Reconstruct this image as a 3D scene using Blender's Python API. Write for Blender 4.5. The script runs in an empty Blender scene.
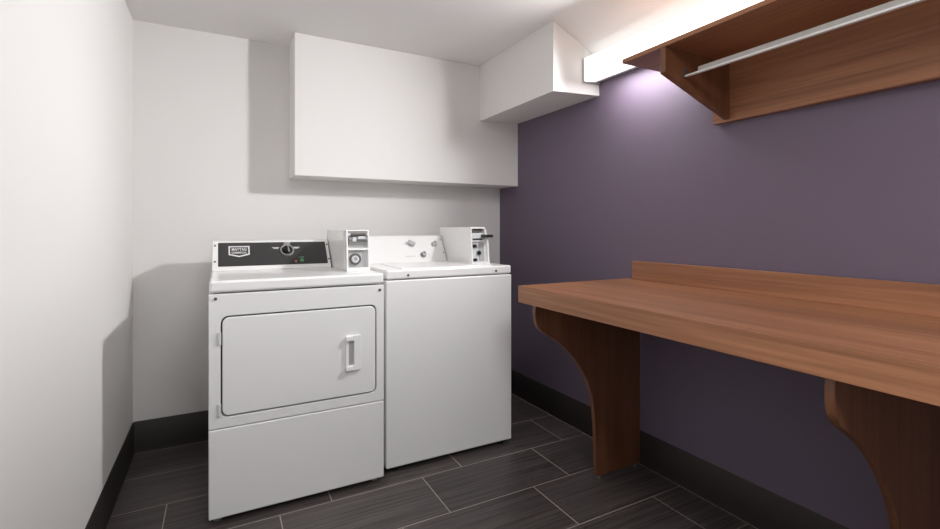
import bpy, bmesh, math
from mathutils import Vector
from mathutils.geometry import tessellate_polygon

S = bpy.context.scene
COL = S.collection

# ------------------------------------------------------------------ camera
cam_d = bpy.data.cameras.new('camera')
cam = bpy.data.objects.new('camera', cam_d)
COL.objects.link(cam)
cam.location = (0, 0, 1.117)
cam.rotation_euler = (math.radians(90), 0, math.radians(-27.95))
cam_d.sensor_width = 36
cam_d.lens = 471.17 / 940 * 36
cam_d.shift_y = -36.5 / 940
cam_d.clip_start = 0.02
S.camera = cam

# ------------------------------------------------------------------ world, lights, exposure
W = bpy.data.worlds.new('world'); S.world = W
W.use_nodes = True
W.node_tree.nodes['Background'].inputs[0].default_value = (1.0, 1.0, 1.0, 1)
W.node_tree.nodes['Background'].inputs[1].default_value = 0.55
GLOW, BEAM = 1.6, 30.0    # wall light: glow of its lens, watts of its beam

def area(name, loc, rot, sx, sy, power, col=(.985, .99, 1)):
    d = bpy.data.lights.new(name, 'AREA'); d.shape = 'RECTANGLE'; d.size = sx; d.size_y = sy
    d.energy = power; d.color = col
    o = bpy.data.objects.new(name, d); COL.objects.link(o)
    o.location = loc; o.rotation_euler = rot
    return o
area('ceiling_fill_light', (0.45, -0.3, 2.13), (0, 0, 0), 0.6, 0.6, 27)  # unseen fill added overhead behind the camera, without a fitting

S.view_settings.view_transform = 'Standard'
S.view_settings.look = 'None'
S.view_settings.exposure = 0.06
S.view_settings.gamma = 1.0
S.view_settings.use_curve_mapping = False
S.cycles.use_denoising = True
S.cycles.max_bounces = 10
S.cycles.diffuse_bounces = 6

# ------------------------------------------------------------------ materials
def lin(c):
    return tuple(((v / 255) / 12.92 if v / 255 <= .04045 else ((v / 255 + .055) / 1.055) ** 2.4) for v in c)

def nt(name):
    m = bpy.data.materials.new(name); m.use_nodes = True
    t = m.node_tree
    return m, t, t.nodes['Principled BSDF']

def plain(name, rgb, rough=.5, metal=0., bump=0., bscale=200., coat=0., emit=None, spec=.5):
    m, t, b = nt(name)
    c = lin(rgb)
    b.inputs['Base Color'].default_value = (*c, 1)
    b.inputs['Roughness'].default_value = rough
    b.inputs['Metallic'].default_value = metal
    b.inputs['Coat Weight'].default_value = coat
    b.inputs['Specular IOR Level'].default_value = spec
    tc = t.nodes.new('ShaderNodeTexCoord')
    n = t.nodes.new('ShaderNodeTexNoise'); n.inputs['Scale'].default_value = bscale; n.inputs['Detail'].default_value = 3
    t.links.new(tc.outputs['Object'], n.inputs['Vector'])
    if bump:
        bp = t.nodes.new('ShaderNodeBump'); bp.inputs['Strength'].default_value = bump; bp.inputs['Distance'].default_value = .001
        t.links.new(n.outputs['Fac'], bp.inputs['Height']); t.links.new(bp.outputs['Normal'], b.inputs['Normal'])
    # faint tonal mottling of the real finish
    mx = t.nodes.new('ShaderNodeMix'); mx.data_type = 'RGBA'
    mx.inputs['A'].default_value = (*[v * .985 for v in c], 1); mx.inputs['B'].default_value = (*[min(1, v * 1.015) for v in c], 1)
    t.links.new(n.outputs['Fac'], mx.inputs['Factor']); t.links.new(mx.outputs['Result'], b.inputs['Base Color'])
    if emit:
        b.inputs['Emission Color'].default_value = (*lin(emit[0]), 1); b.inputs['Emission Strength'].default_value = emit[1]
    return m

def wood(name, grain, dark, mid, light, rough=.42):
    """laminate with fine streaks along axis `grain` (0,1,2)"""
    m, t, b = nt(name)
    tc = t.nodes.new('ShaderNodeTexCoord')
    def noise(across, along, detail, off):
        mp = t.nodes.new('ShaderNodeMapping')
        s = [across] * 3; s[grain] = along
        mp.inputs['Scale'].default_value = s; mp.inputs['Location'].default_value = (off, off * 2, off * 3)
        n = t.nodes.new('ShaderNodeTexNoise'); n.inputs['Scale'].default_value = 1; n.inputs['Detail'].default_value = detail
        n.inputs['Roughness'].default_value = .6
        t.links.new(tc.outputs['Object'], mp.inputs['Vector']); t.links.new(mp.outputs['Vector'], n.inputs['Vector'])
        return n.outputs['Fac']
    a = noise(11, .55, 3, 1.7)      # broad bands
    c = noise(95, 2.2, 4, 5.1)      # fine lines
    add = t.nodes.new('ShaderNodeMix'); add.data_type = 'FLOAT'; add.inputs['Factor'].default_value = .45
    t.links.new(a, add.inputs['A']); t.links.new(c, add.inputs['B'])
    r = t.nodes.new('ShaderNodeValToRGB')
    e = r.color_ramp.elements
    e[0].position = .33; e[0].color = (*lin(dark), 1)
    e[1].position = .68; e[1].color = (*lin(light), 1)
    k = e.new(.5); k.color = (*lin(mid), 1)
    t.links.new(add.outputs['Result'], r.inputs['Fac']); t.links.new(r.outputs['Color'], b.inputs['Base Color'])
    b.inputs['Roughness'].default_value = rough
    bp = t.nodes.new('ShaderNodeBump'); bp.inputs['Strength'].default_value = .06; bp.inputs['Distance'].default_value = .001
    t.links.new(c, bp.inputs['Height']); t.links.new(bp.outputs['Normal'], b.inputs['Normal'])
    return m

def floor_mat():
    m, t, b = nt('floor_tile')
    L = t.links
    def mth(op, x, y=None, z=None):
        n = t.nodes.new('ShaderNodeMath'); n.operation = op
        for i, v in enumerate((x, y, z)):
            if v is None: continue
            if isinstance(v, (int, float)): n.inputs[i].default_value = v
            else: L.new(v, n.inputs[i])
        return n.outputs[0]
    tc = t.nodes.new('ShaderNodeTexCoord'); sp = t.nodes.new('ShaderNodeSeparateXYZ')
    L.new(tc.outputs['Object'], sp.inputs[0])
    X, Y = sp.outputs[0], sp.outputs[1]
    ry = mth('DIVIDE', mth('SUBTRACT', Y, 1.08), .295)
    row = mth('FLOOR', ry); fy = mth('SUBTRACT', ry, row)
    rx = mth('DIVIDE', mth('ADD', mth('SUBTRACT', X, 1.59), mth('MULTIPLY', row, .395)), .5945)
    colm = mth('FLOOR', rx); fx = mth('SUBTRACT', rx, colm)
    gx = mth('MINIMUM', fx, mth('SUBTRACT', 1, fx)); gy = mth('MINIMUM', fy, mth('SUBTRACT', 1, fy))
    d = mth('MINIMUM', mth('MULTIPLY', gx, .5945), mth('MULTIPLY', gy, .295))     # metres to nearest joint
    edge = mth('SUBTRACT', mth('SUBTRACT', 1.787 - .007, mth('MULTIPLY', Y, .0148)), X)          # sealant along the two skirtings
    d = mth('MINIMUM', d, mth('MINIMUM', mth('SUBTRACT', edge, .0015), mth('SUBTRACT', 2.840 - .0085, Y)))
    grout = mth('LESS_THAN', d, .0019)
    cb = t.nodes.new('ShaderNodeCombineXYZ'); L.new(row, cb.inputs[0]); L.new(colm, cb.inputs[1])
    wn = t.nodes.new('ShaderNodeTexWhiteNoise'); wn.noise_dimensions = '2D'; L.new(cb.outputs[0], wn.inputs['Vector'])
    off = mth('MULTIPLY', wn.outputs['Value'], 37.)
    cv = t.nodes.new('ShaderNodeCombineXYZ')
    L.new(mth('ADD', mth('MULTIPLY', X, 1.6), off), cv.inputs[0]); L.new(mth('ADD', mth('MULTIPLY', Y, 95.), off), cv.inputs[1])
    n1 = t.nodes.new('ShaderNodeTexNoise'); n1.inputs['Scale'].default_value = 1; n1.inputs['Detail'].default_value = 4
    n1.inputs['Roughness'].default_value = .65
    L.new(cv.outputs[0], n1.inputs['Vector'])
    r = t.nodes.new('ShaderNodeValToRGB'); e = r.color_ramp.elements
    e[0].position = .32; e[0].color = (*lin((48, 42, 41)), 1)
    e[1].position = .72; e[1].color = (*lin((98, 91, 89)), 1)
    L.new(n1.outputs['Fac'], r.inputs['Fac'])
    hv = t.nodes.new('ShaderNodeHueSaturation')
    L.new(mth('ADD', .88, mth('MULTIPLY', wn.outputs['Value'], .24)), hv.inputs['Value']); L.new(r.outputs['Color'], hv.inputs['Color'])
    mx = t.nodes.new('ShaderNodeMix'); mx.data_type = 'RGBA'
    L.new(grout, mx.inputs['Factor']); L.new(hv.outputs['Color'], mx.inputs['A']); mx.inputs['B'].default_value = (*lin((170, 160, 152)), 1)
    L.new(mx.outputs['Result'], b.inputs['Base Color'])
    L.new(mth('ADD', .38, mth('MULTIPLY', grout, .4)), b.inputs['Roughness'])
    bp = t.nodes.new('ShaderNodeBump'); bp.inputs['Strength'].default_value = .25; bp.inputs['Distance'].default_value = .001
    L.new(mth('SUBTRACT', mth('MULTIPLY', n1.outputs['Fac'], .5), grout), bp.inputs['Height']); L.new(bp.outputs['Normal'], b.inputs['Normal'])
    return m

M = dict(
    wall=plain('white_wall_paint', (227, 225, 223), .75, bump=.08, bscale=160),
    ceil=plain('ceiling_paint', (227, 225, 224), .85, bump=.08, bscale=160),
    purple=plain('purple_wall_paint', (105, 92, 109), .6, bump=.1, bscale=160),
    rubber=plain('black_rubber_base', (39, 33, 31), .5),
    floor=floor_mat(),
    enamel=plain('white_enamel', (230, 230, 229), .28, bump=.03, bscale=700),
    enamel_gloss=plain('glossy_white_enamel', (234, 234, 233), .2),
    white_plastic=plain('white_plastic', (228, 228, 226), .35),
    dark_gap=plain('door_gap_shade', (70, 70, 70), .8),  # grey carrying the shade inside the dryer's door gap
    black_panel=plain('charcoal_panel', (56, 55, 55), .35),
    black=plain('black_plastic', (16, 16, 17), .35),
    silver=plain('brushed_silver', (190, 190, 190), .3, metal=.85),
    chrome=plain('chrome', (200, 200, 202), .12, metal=1.),
    steel=plain('grey_steel', (150, 150, 150), .35, metal=.8),
    greypl=plain('grey_plate', (172, 172, 172), .45),
    lightgrey=plain('pale_grey_paint', (205, 206, 208), .45),
    screw=plain('screw_steel', (105, 102, 98), .4, metal=.6),
    print_white=plain('white_print', (226, 226, 226), .6),
    print_grey=plain('grey_print', (150, 150, 150), .6),
    print_green=plain('green_print', (120, 160, 130), .6),
    green=plain('green_button', (78, 142, 98), .3),
    red=plain('red_lamp', (196, 120, 108), .3),
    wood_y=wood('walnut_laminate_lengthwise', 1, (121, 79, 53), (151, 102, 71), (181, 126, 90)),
    wood_z_shaded=wood('walnut_laminate_upright_shaded', 2, (88, 54, 35), (110, 70, 47), (128, 85, 59)),  # same laminate as lengthwise, darkened for the shade on the legs
    lens_glow=plain('lit_acrylic_glow', (250, 250, 248), .4, emit=((255, 252, 248), GLOW)),
    lens_top=plain('lit_acrylic_top', (250, 250, 248), .4, emit=((255, 252, 248), .95)),
    lens_end=plain('lit_acrylic_end', (250, 250, 248), .4, emit=((255, 252, 248), 1.0)),
    rod=plain('satin_aluminium', (182, 178, 174), .4, metal=.3),
    socket=plain('brown_socket', (92, 72, 62), .4),
)

# ------------------------------------------------------------------ mesh helpers
class MB:
    """collects vertices/faces in world space; build() links them as one object local to its root"""
    def __init__(s): s.v = []; s.f = []
    def add(s, vs, fs):
        o = len(s.v); s.v += [tuple(v) for v in vs]; s.f += [tuple(i + o for i in f) for f in fs]; return s
    def box(s, x0, x1, y0, y1, z0, z1):
        return s.add([(x0, y0, z0), (x1, y0, z0), (x1, y1, z0), (x0, y1, z0), (x0, y0, z1), (x1, y0, z1), (x1, y1, z1), (x0, y1, z1)],
                     [(3, 2, 1, 0), (4, 5, 6, 7), (0, 1, 5, 4), (1, 2, 6, 5), (2, 3, 7, 6), (3, 0, 4, 7)])
    def prism(s, loops, d0, d1, xf):
        """extrude outline loops[0] (holes: loops[1:]) in (a,b) between depths d0,d1; xf(a,b,d) -> xyz"""
        flat = [p for l in loops for p in l]; n = len(flat)
        if len(loops) == 1: tris = [tuple(range(n))]
        elif len(loops) == 2 and len(loops[0]) == len(loops[1]):         # matching loops: a clean band of quads
            k = len(loops[0]); tris = [(i, (i + 1) % k, (i + 1) % k + k, i + k) for i in range(k)]
        else: tris = tessellate_polygon([[Vector((*p, 0)) for p in l] for l in loops])
        vs = [xf(*p, d0) for p in flat] + [xf(*p, d1) for p in flat]
        fs = [tuple(t) for t in tris] + [tuple(i + n for i in reversed(t)) for t in tris]
        o = 0
        for l in loops:
            k = len(l)
            for i in range(k):
                a, b = o + i, o + (i + 1) % k
                fs.append((a, a + n, b + n, b))
            o += k
        return s.add(vs, fs)
    def disc(s, c, r, d0, d1, xf, n=32, r1=None):
        r1 = r if r1 is None else r1
        A = [(math.cos(2 * math.pi * i / n), math.sin(2 * math.pi * i / n)) for i in range(n)]
        vs = [xf(c[0] + r * p, c[1] + r * q, d0) for p, q in A] + [xf(c[0] + r1 * p, c[1] + r1 * q, d1) for p, q in A]
        fs = [tuple(range(n)), tuple(reversed(range(n, 2 * n)))] + [(i, i + n, (i + 1) % n + n, (i + 1) % n) for i in range(n)]
        return s.add(vs, fs)
    def ring(s, c, r0, r1, d0, d1, xf, n=32):
        A = [(math.cos(2 * math.pi * i / n), math.sin(2 * math.pi * i / n)) for i in range(n)]
        return s.prism([[(c[0] + r1 * p, c[1] + r1 * q) for p, q in A], [(c[0] + r0 * p, c[1] + r0 * q) for p, q in A]], d0, d1, xf)
    def build(s, name, mat, parent=None, bevel=0., seg=3, shear=None, smooth=True):
        org = root_of(parent)
        me = bpy.data.meshes.new(name)
        vs = s.v
        if shear: vs = [(x, y + shear[0] * (z - shear[1]), z) for x, y, z in vs]
        me.from_pydata([(v[0] - org[0], v[1] - org[1], v[2] - org[2]) for v in vs], [], s.f)
        bm = bmesh.new(); bm.from_mesh(me)
        bmesh.ops.remove_doubles(bm, verts=bm.verts, dist=1e-6)
        bmesh.ops.recalc_face_normals(bm, faces=bm.faces)
        bm.to_mesh(me); bm.free()
        me.materials.append(mat)
        o = bpy.data.objects.new(name, me); COL.objects.link(o)
        if parent: o.parent = parent
        if bevel:
            b = o.modifiers.new('bevel', 'BEVEL'); b.width = bevel; b.segments = seg; b.limit_method = 'ANGLE'
            b.angle_limit = math.radians(35); b.harden_normals = True
        if smooth:
            for p in me.polygons: p.use_smooth = True
            if not bevel:
                es = o.modifiers.new('split', 'EDGE_SPLIT'); es.split_angle = math.radians(35)
        return o

def root_of(p):
    if p is None: return (0, 0, 0)
    while p.parent: p = p.parent
    return tuple(p.location)

def thing(name, label, cat, loc, group=None):
    o = bpy.data.objects.new(name, None); COL.objects.link(o); o.location = loc; o.empty_display_size = .1
    o['label'] = label; o['category'] = cat
    if group: o['group'] = group
    return o

def struct(o): o['kind'] = 'structure'; return o

def rrect(x0, x1, y0, y1, r, n=6):
    P = []
    for cx, cy, a0 in ((x1 - r, y1 - r, 0), (x0 + r, y1 - r, 90), (x0 + r, y0 + r, 180), (x1 - r, y0 + r, 270)):
        for i in range(n + 1):
            a = math.radians(a0 + 90 * i / n); P.append((cx + r * math.cos(a), cy + r * math.sin(a)))
    return P

def rect(x0, x1, y0, y1): return [(x0, y0), (x1, y0), (x1, y1), (x0, y1)]

def front(y):                       # (a,b,d): x, z, depth towards the viewer
    return lambda a, b, d: (a, y - d, b)
def side(a, b, d): return (a, d, b)  # profile in x,z swept along y
def tilted(y0, z0, y1, z1):         # face of a leaning console: a = x, b = distance up the face, d = out of the face
    l = math.hypot(y1 - y0, z1 - z0); sy, sz = (y1 - y0) / l, (z1 - z0) / l
    return lambda a, b, d: (a, y0 + b * sy - d * sz, z0 + b * sz + d * sy)

def text(name, body, size, c, xf, mat, parent, depth=.0006, d=.001, xs=1.):
    cu = bpy.data.curves.new('lettering', 'FONT'); cu.body = body; cu.size = size; cu.align_x = 'CENTER'; cu.align_y = 'CENTER'
    cu.extrude = depth / 2; cu.offset = .0003
    o = bpy.data.objects.new('lettering', cu); COL.objects.link(o)
    bpy.context.view_layer.update()
    me = bpy.data.meshes.new_from_object(o.evaluated_get(bpy.context.evaluated_depsgraph_get()))
    bpy.data.objects.remove(o)
    mb = MB(); mb.add([xf(c[0] + v.co.x * xs, c[1] + v.co.y, d + v.co.z) for v in me.vertices], [tuple(p.vertices) for p in me.polygons])
    return mb.build(name, mat, parent, smooth=False)

# ------------------------------------------------------------------ room
XL, XR, YB, ZC, YF = -.381, 1.76, 2.84, 2.147, -1.3
BX, BY, BZ = 1.457, 1.866, 1.795      # bulkhead left face, front face, underside
SX, SY, SZ = .346, 2.617, 1.394       # soffit left face, front face, underside
T = .1
struct(MB().box(XL - T, XR + T, YF, YB + T, -.1, 0).build('floor', M['floor']))
struct(MB().box(XL - T, XL, YF, YB + T, 0, ZC + T).build('wall_left', M['wall']))
struct(MB().box(XL, XR, YB, YB + T, 0, ZC + T).build('wall_back', M['wall']))
wx = lambda y: 1.787 - .0148 * y      # the purple wall is a hair out of square
struct(MB().prism([[(wx(YF), YF), (wx(YB + T), YB + T), (XR + T, YB + T), (XR + T, YF)]], 0, ZC + T, lambda a, b, d: (a, b, d)).build('wall_right', M['purple']))
# flat ceiling and, along the purple wall, the sloping strip
struct(MB().prism([[(XL, ZC), (BX, ZC), (XR + .04, 1.980), (XR + .04, ZC + T), (XL, ZC + T)]], YF, YB, side).build('ceiling', M['ceil']))
struct(MB().box(SX, XR, SY, YB, SZ, ZC).build('wall_soffit', M['wall'], bevel=.004))
struct(MB().prism([[(BX, BZ), (XR, BZ + .015), (XR, 2.0), (BX, ZC)]], BY, SY, side).build('wall_bulkhead', M['wall'], bevel=.003))
bh = .158
def base(name, prof, a0, a1, xf):
    return struct(MB().prism([prof], a0, a1, xf).build(name, M['rubber'], bevel=.002, seg=2))
prof = [(0, 0), (.007, 0), (.006, .004), (.005, .02), (.004, bh - .003), (.002, bh), (0, bh)]
base('baseboard_left', prof, YF, YB - .004, lambda a, b, d: (XL + a, d, b))
base('baseboard_back', prof, XL + .004, XR - .004, lambda a, b, d: (d, YB - a, b))
base('baseboard_right', prof, YF, YB - .004, lambda a, b, d: (wx(d) - a, d, b))

# ------------------------------------------------------------------ dryer
DX0, DX1, DY, DYB = -.038, .637, 2.008, 2.68
dry = thing('dryer', 'white front-loading clothes dryer with wide hatch door and dark control panel, left of washer', 'dryer', ((DX0 + DX1) / 2, (DY + DYB) / 2, 0))
F = front(DY + .018)     # d=.018 is the front face
mb = MB().box(DX0 + .001, DX1 - .001, DY + .018, DYB, .025, .866)
mb.build('cabinet', M['enamel'], dry, bevel=.004)
DOOR = (.008, .598, .407, .778)
g = .0055
hole = rrect(DOOR[0] - g, DOOR[1] + g, DOOR[2] - g, DOOR[3] + g, .026)
rim = []                                    # points of the panel's outline facing each point of the opening
for c, (px_, pz_) in enumerate(hole):
    q, k = divmod(c, 7); ox = (DX1, DX0, DX0, DX1)[q]; oz = (.868, .868, .361, .361)[q]
    to_side = (k < 3) if q in (0, 2) else (k > 3)
    rim.append((ox, oz) if k == 3 else ((ox, pz_) if to_side else (px_, oz)))
fp = MB().prism([rim, hole], 0.001, .018, F)
fp.build('front_panel', M['enamel'], dry, bevel=.003)
MB().prism([rrect(DOOR[0] - g - .004, DOOR[1] + g + .004, DOOR[2] - g - .004, DOOR[3] + g + .004, .026)], 0.0005, .003, F).build('door_gap_backing', M['dark_gap'], dry)  # dark backing sheet; shadow of the door groove put into its colour
door = MB().prism([rrect(*DOOR, .023)], .003, .0215, F).build('door', M['enamel'], dry, bevel=.004)
# recessed pull handle: frame with an opening, a back, a gripping lip
hx0, hx1, hz0, hz1 = .468, .532, .512, .662
MB().prism([rrect(hx0, hx1, hz0, hz1, .006), rrect(hx0 + .012, hx0 + .034, hz0 + .024, hz1 - .024, .004)], .0215, .032, F).build('handle', M['enamel_gloss'], door, bevel=.003)
MB().prism([rect(hx0 + .010, hx0 + .036, hz0 + .022, hz1 - .022)], .0217, .0225, F).build('handle_recess', M['greypl'], door)
for z in (hz0 + .002, hz1 - .022):
    MB().prism([rrect(hx0 - .003, hx0 + .028, z, z + .020, .006)], .031, .040, F).build('handle_clip', M['enamel_gloss'], door, bevel=.004)
for z in (.700, .430):
    h = MB().prism([rect(-.012, .004, z - .024, z + .024)], .0185, .0215, F)
    h.disc((-.002, 0), .005, z - .022, z + .022, lambda a, b, d: (a, DY - .003 + b, d), n=12)
    h.build('hinge', M['lightgrey'], door)
MB().prism([rect(DX0, DX1, .0235, .358)], .0, .019, F).build('lower_panel', M['enamel'], dry, bevel=.005)
tp = MB().box(DX0 + .002, DX1, DY - .002, DYB, .8725, .918)
tp.build('top_panel', M['enamel_gloss'], dry, bevel=.011, seg=5)
for x, z in ((-.015, .851), (.618, .846)):
    s = MB().disc((x, z), .006, .018, .0205, F, n=16); s.disc((x, z), .004, .0205, .023, F, n=6); s.build('screw', M['screw'], dry)
for x in (-.008, .607):
    for y in (DY + .048, DYB - .05):
        f = MB().disc((x, y), .016, .0, .008, lambda a, b, d: (a, b, d), n=20); f.disc((x, y), .008, .008, .034, lambda a, b, d: (a, b, d), n=12)
        f.build('foot', M['greypl'], dry)
# control console
K = tilted(2.455, .918, 2.56, 1.052)
KL = math.hypot(.105, .134)
cx0, cx1 = -.033, .503
con = MB().prism([[(2.455, .918), (2.560, 1.052), (2.575, 1.056), (2.655, 1.056), (2.655, .918)]], cx0, cx1, lambda a, b, d: (d, a, b)).build('console', M['enamel_gloss'], dry, bevel=.004)
MB().prism([rrect(-.008, .488, .024, .161, .004)], 0, .002, K).build('control_panel', M['black_panel'], con, bevel=.0008, seg=1)
sh = lambda i: [(.036 + i, .139 - i), (.036 + i, .088 + i * .7), (.050 + i * .6, .084 + i), (.0815, .075 + i), (.113 - i * .6, .084 + i), (.127 - i, .088 + i * .7), (.127 - i, .139 - i)]
MB().prism([sh(0), sh(.006)], .002, .0036, K).build('badge', M['print_white'], con)
text('badge_lettering', 'MAYTAG', .0225, (.0815, .1190), K, M['print_white'], con, d=.0026, xs=.72)
text('badge_lettering', 'COMMERCIAL', .0150, (.0815, .1000), K, M['print_white'], con, d=.0026, xs=.70)
dc = (.297, .107)
dial = MB().ring(dc, .026, .033, .002, .010, K, 40).prism([rrect(dc[0] - .013, dc[0] + .017, dc[1] + .030, dc[1] + .050, .004)], .002, .006, K).build('dial', M['silver'], con)
dial2 = MB().disc(dc, .0262, .002, .006, K, 40).disc(dc, .022, .006, .020, K, 40, .019)
dial2.build('dial_knob', M['black'], con)
MB().prism([[(dc[0] + .004, dc[1] - .020), (dc[0] + .011, dc[1] - .020), (dc[0] + .006, dc[1] + .019), (dc[0] + .001, dc[1] + .019)]], .019, .0225, K).build('dial_pointer', M['silver'], con)
MB().disc((.334, .041), .0055, .002, .005, K, 20).build('indicator_lamp', M['red'], con)['label'] = 'small red indicator lamp'
MB().disc((.3625, .044), .0095, .002, .007, K, 24).build('start_button', M['green'], con)['label'] = 'round green start button'
for (x, s, w, m) in ((.245, .127, .034, 'print_white'), (.246, .1215, .022, 'print_white'), (.343, .127, .030, 'print_white'), (.3425, .1215, .020, 'print_white'), (.361, .0655, .024, 'print_green')):
    MB().prism([rect(x - w / 2, x + w / 2, s - .0018, s + .0018)], .002, .0025, K).build('printed_mark', M[m], con, smooth=False)
for x, s in ((-.021, .145), (-.021, .053), (.496, .143), (.496, .051)):
    MB().disc((x, s), .0045, 0, .002, K, 14).build('screw', M['screw'], con)
# coin box
bx0, bx1, by, bz0, bz1 = .509, .616, 2.15, .918, 1.108
shr = (.10, .918)
cb = MB().box(bx0, bx1, by + .03, 2.62, bz0, bz1).build('coin_box', M['enamel_gloss'], dry, bevel=.004)
MB().box(bx0 - .0012, bx0 + .001, by + .05, 2.40, bz0 + .012, bz1 - .045).build('coin_box_cover', M['enamel_gloss'], cb, bevel=.001)
MB().box(bx0 - .0012, bx0 + .001, by + .05, 2.40, bz1 - .040, bz1 - .008).build('coin_box_cover', M['enamel_gloss'], cb, bevel=.001)
B = front(by + .03)
w, hgt = bx1 - bx0, bz1 - bz0
fr = lambda a0, a1, b0, b1: (bx0 + a0 * w, bx0 + a1 * w, bz0 + b0 * hgt, bz0 + b1 * hgt)
MB().prism([rect(bx0, bx1, bz0, bz1), list(reversed(rect(*fr(.07, .93, .56, .965)))), list(reversed(rect(*fr(.07, .93, .09, .51))))], .0, .03, B).build('coin_box_face', M['enamel_gloss'], cb, bevel=.002, shear=shr)
MB().prism([rect(*fr(.05, .95, .54, .98))], .0, .004, B).build('coin_slide_recess', M['greypl'], cb, shear=shr)
zc = bz0 + .77 * hgt
sl = MB().disc((by + .014, zc), .017, bx0 + .13 * w, bx0 + .92 * w, lambda a, b, d: (d, a, b), n=24)
sl.box(bx0 + .10 * w, bx0 + .90 * w, by + .004, by + .026, zc - .026, zc - .012)
sl.build('coin_slide', M['steel'], cb, shear=shr)
MB().box(bx0 + .26 * w, bx0 + .42 * w, by - .006, by + .01, zc - .010, zc + .010).box(bx0 + .50 * w, bx0 + .80 * w, by - .006, by + .01, zc + .002, zc + .014).build('coin_slot', M['lightgrey'], cb, bevel=.002, shear=shr)
MB().box(bx0 + .22 * w, bx0 + .85 * w, by - .001, by + .012, zc + .019, zc + .028).build('coin_plate', M['screw'], cb, bevel=.001, shear=shr)
MB().prism([rect(*fr(.05, .72, .08, .52))], .0, .016, B).build('lock_plate', M['greypl'], cb, bevel=.002, shear=shr)
MB().prism([rect(*fr(.74, .95, .08, .52))], .0, .010, B).build('lock_side_plate', M['lightgrey'], cb, bevel=.002, shear=shr)
lc = (bx0 + .385 * w, bz0 + .295 * hgt)
MB().ring(lc, .019, .026, .016, .026, B).build('lock_collar', M['screw'], cb, shear=shr)
MB().disc(lc, .019, .016, .020, B).ring(lc, .008, .016, .020, .028, B, 28).build('lock', M['lightgrey'], cb, shear=shr)
MB().disc((lc[0] + .003, lc[1] + .002), .0075, .020, .024, B, 20).build('keyhole', M['greypl'], cb, shear=shr)

# ------------------------------------------------------------------ washer
WX0, WX1, WY, WYB = .663, 1.337, 2.058, 2.735
was = thing('washer', 'white top-loading washing machine with plain front, standing between dryer and purple wall', 'washing machine', ((WX0 + WX1) / 2, (WY + WYB) / 2, 0))
MB().box(WX0, WX1, WY, WYB, .0235, .8775).build('cabinet', M['enamel'], was, bevel=.007, seg=4)
MB().box(WX0 + .002, WX1 - .002, WY + .001, WYB, .8815, .924).build('top_panel', M['enamel_gloss'], was, bevel=.009, seg=5)
MB().box(WX0 + .09, WX1 - .09, WY + .04, WY + .40, .9235, .927).build('lid', M['enamel_gloss'], was, bevel=.002)
for x in (.769, 1.243):
    Q = front(WY + .003); MB().disc((x, .8985), .006, 0, .003, Q, 16).disc((x, .8985), .003, .003, .005, Q, 6).build('screw', M['screw'], was)
for x in (WX0 + .05, WX1 - .05):
    for y in (WY + .035, WYB - .05):
        f = MB().disc((x, y), .018, .0, .010, lambda a, b, d: (a, b, d), n=20); f.disc((x, y), .009, .010, .036, lambda a, b, d: (a, b, d), n=12)
        f.build('foot', M['black'], was)
K = tilted(2.50, .921, 2.59, 1.069)
wc = MB().prism([[(2.50, .921), (2.59, 1.069), (2.602, 1.073), (2.70, 1.073), (2.70, .921)]], WX0 + .004, 1.178, lambda a, b, d: (d, a, b)).build('console', M['enamel_gloss'], was, bevel=.004)
def rot(pts, c, a):
    ca, sa = math.cos(a), math.sin(a)
    return [(c[0] + x * ca - y * sa, c[1] + x * sa + y * ca) for x, y in pts]
kn = MB().disc((.971, .119), .014, 0, .006, K, 28).prism([rot(rrect(-.022, .022, -.009, .009, .005), (.971, .119), math.radians(-28))], .004, .026, K)
kn.build('selector_knob', M['silver'], wc, bevel=.001)
for c, m in (((1.035, .048), 'steel'), ((1.117, .116), 'silver')):
    k = MB().disc(c, .0175, 0, .004, K, 32).disc(c, .0145, .004, .022, K, 32, .0125).build('selector_knob', M[m], wc)
    MB().prism([rect(c[0] - .0015, c[0] + .0015, c[1], c[1] + .012)], .0215, .0235, K).build('knob_pointer', M['black'], wc)
for x0, x1, s in ((.926, .985, .042), (1.000, 1.005, .041), (1.062, 1.074, .049)):
    MB().prism([rect(x0, x1, s - .001, s + .001)], 0, .0006, K).build('printed_mark', M['print_grey'], wc, smooth=False)
for s in (.147, .060):
    MB().disc((1.166, s), .0045, 0, .002, K, 14).build('screw', M['steel'], wc)
# coin box
bx0, bx1, by, bz0, bz1 = 1.182, 1.290, 2.20, .921, 1.122
shr = (.12, .921)
w, hgt = bx1 - bx0, bz1 - bz0
cb = MB().prism([[(by + .03, bz0), (by + .05, bz1), (2.62, bz1), (2.62, bz0)]], bx0, bx1, lambda a, b, d: (d, a, b)).build('coin_box', M['enamel_gloss'], was, bevel=.004)
B = front(by + .03)
MB().prism([[(bx0, bz0), (bx1, bz0), (bx1, bz0 + .60 * hgt), (bx1 - .07 * w, bz0 + .80 * hgt), (bx1 - .16 * w, bz1), (bx0, bz1)],
            list(reversed(rect(*fr(.07, .80, .67, .955)))), list(reversed(rect(*fr(.07, .90, .07, .61))))], .0, .03, B).build('coin_box_face', M['enamel_gloss'], cb, bevel=.002, shear=shr)
MB().prism([rect(*fr(.05, .82, .65, .97))], .0, .004, B).build('coin_slide_recess', M['lightgrey'], cb, shear=shr)
MB().prism([rect(*fr(.08, .70, .86, .945))], .004, .018, B).build('coin_plate', M['screw'], cb, bevel=.001, shear=shr)
MB().prism([rect(*fr(.10, .80, .69, .84))], .004, .022, B).build('coin_slide', M['lightgrey'], cb, bevel=.003, shear=shr)
MB().prism([rect(*fr(.10, .60, .655, .685))], .012, .034, B).build('coin_slide_edge', M['black'], cb, bevel=.001, shear=shr)
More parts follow.
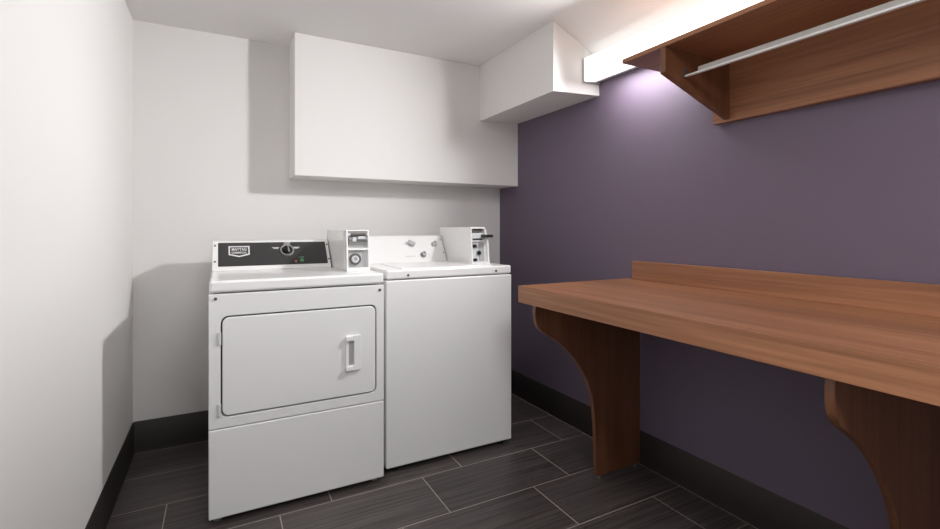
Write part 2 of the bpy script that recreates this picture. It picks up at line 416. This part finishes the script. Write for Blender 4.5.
MB().box(bx0 + .62 * w, bx0 + .98 * w, by - .055, by + .012, bz0 + .725 * hgt, bz0 + .80 * hgt).build('coin_slide_handle', M['black'], cb, bevel=.002, shear=shr)
MB().prism([rect(*fr(.05, .92, .06, .62))], .0, .018, B).build('lock_plate', M['lightgrey'], cb, bevel=.002, shear=shr)
MB().prism([rect(*fr(.46, .74, .10, .58))], .018, .021, B).build('lock_cover', M['greypl'], cb, bevel=.001, shear=shr)
for b0, b1 in ((.45, .535), (.095, .165)):
    MB().prism([rect(*fr(.10, .32, b0, b1))], .018, .026, B).build('coin_return', M['black'], cb, bevel=.001, shear=shr)
lc = (bx0 + .43 * w, bz0 + .31 * hgt)
MB().ring(lc, .007, .013, .021, .028, B).build('lock_collar', M['steel'], cb, shear=shr)
MB().disc(lc, .0105, .021, .029, B, 24).build('lock', M['black'], cb, shear=shr)

# ------------------------------------------------------------------ folding table
tx0, tz0, tz1, ty0, ty1 = 1.120, .802, .872, -.25, 1.674
tab = thing('folding_table', 'long walnut-coloured laminate folding counter on curved legs along the purple wall', 'table', ((tx0 + XR) / 2, (ty0 + ty1) / 2, 0))
MB().box(tx0, XR + .001, ty0, ty1, tz0, tz1).build('tabletop', M['wood_y'], tab, bevel=.0015, seg=2)
MB().box(XR - .022, XR + .001, ty0, 1.627, tz1, .9605).build('backsplash', M['wood_y'], tab, bevel=.0015, seg=2)
ctl = [(1.147, .800), (1.143, .772), (1.144, .745), (1.152, .716), (1.172, .692), (1.205, .671), (1.263, .634), (1.328, .577), (1.384, .508), (1.428, .432), (1.455, .345), (1.468, .217), (1.476, .014)]
def spline(P, n=6):
    out = []
    for i in range(len(P) - 1):
        p0, p1, p2, p3 = P[max(i - 1, 0)], P[i], P[i + 1], P[min(i + 2, len(P) - 1)]
        for k in range(n):
            t = k / n
            out.append(tuple(.5 * (2 * b + (c - a) * t + (2 * a - 5 * b + 4 * c - d) * t * t + (3 * b - a - 3 * c + d) * t ** 3) for a, b, c, d in zip(p0, p1, p2, p3)))
    return out + [P[-1]]
legp = spline(ctl) + [(1.744, .014), (1.744, .800)]
for y in (1.602, .536):
    lg = MB().prism([legp], y - .020, y, side).build('leg', M['wood_z_shaded'], tab, bevel=.001, seg=2)
    for x in (1.497, 1.722):
        MB().disc((x, y - .010), .009, 0, .015, lambda a, b, d: (a, b, d), n=16).build('glide', M['steel'], lg)

# ------------------------------------------------------------------ wall shelf with garment bar
sz = 1.754
shf = thing('wall_shelf', 'walnut-coloured laminate shelf with a pale hanging bar, high on the purple wall', 'shelf', (XR, .54, 1.530))
MB().box(1.377, XR + .006, -.25, 1.337, sz, sz + .016).build('shelf_board', M['wood_y'], shf, bevel=.001, seg=2)
MB().box(XR - .02, XR + .006, -.25, 1.208, 1.530, sz).build('back_panel', M['wood_y'], shf, bevel=.001, seg=2)
MB().prism([[(1.379, sz), (1.379, sz - .088), (1.384, sz - .092), (XR - .021, 1.537), (XR - .021, sz)]], 1.138, 1.160, side).build('bracket', M['wood_z_shaded'], shf, bevel=.001, seg=2)
MB().box(1.478, 1.485, -.25, 1.084, 1.6655, 1.683).build('garment_bar', M['rod'], shf, bevel=.002)
MB().box(1.475, 1.488, -.25, 1.134, 1.660, 1.667).build('garment_bar_lip', M['white_plastic'], shf, bevel=.002)
en = MB().box(1.470, 1.493, 1.133, 1.138, 1.657, 1.690)
for z in (1.663, 1.684): en.disc((1.4815, z), .003, .0, .003, lambda a, b, d: (a, 1.133 - d, b), n=10)
en.build('bar_socket', M['socket'], shf)

# ------------------------------------------------------------------ wall light above the shelf
lamp = thing('wall_light', 'long glowing white strip light above the shelf, butting against the boxed bulkhead', 'light', (XR, 1.25, 1.867))
ly0, ly1 = .64, BY - .010
ly2 = ly1 - .13                       # last stretch of lens split off and dimmed to keep the bulkhead from clipping
MB().box(1.727, XR - .003, ly0, ly1, 1.880, 1.984).build('housing', M['lightgrey'], lamp, bevel=.002)
arc = [(1.656 - .010 * math.sin(math.radians(a)), 1.877 - .010 * math.cos(math.radians(a))) for a in range(0, 91, 15)]
MB().prism([[(1.727, 1.877)] + arc + [(1.646, 1.981), (1.727, 1.981)]], ly0, ly2, side).build('diffuser', M['lens_glow'], lamp)
MB().prism([[(1.646, 1.9812), (1.727, 1.9812), (1.727, 1.9845), (1.646, 1.9845)]], ly0, ly2, side).build('top_cover', M['lens_top'], lamp)
MB().prism([[(1.727, 1.877)] + arc + [(1.646, 1.984), (1.727, 1.984)]], ly2, ly1, side).build('end_lens', M['lens_end'], lamp)
MB().box(1.644, XR - .003, ly1, BY - .002, 1.866, 1.985).build('end_cap', M['greypl'], lamp, bevel=.002)
MB().box(1.644, XR - .003, ly0 - .008, ly0, 1.866, 1.985).build('end_cap', M['greypl'], lamp, bevel=.002)
# the beam its lamp throws into the room
beam = area('wall_light_beam', (1.6445, 1.33, 1.93), (0, 0, 0), .22, .095, BEAM, (.99, .99, 1))
beam.rotation_euler = Vector((-.9, .28, -.26)).to_track_quat('-Z', 'Y').to_euler()
beam.data.spread = math.radians(124)
wash = area('wall_light_wash', (1.658, 1.53, 1.8655), (0, 0, 0), .07, .34, 3.2, (.99, .99, 1))
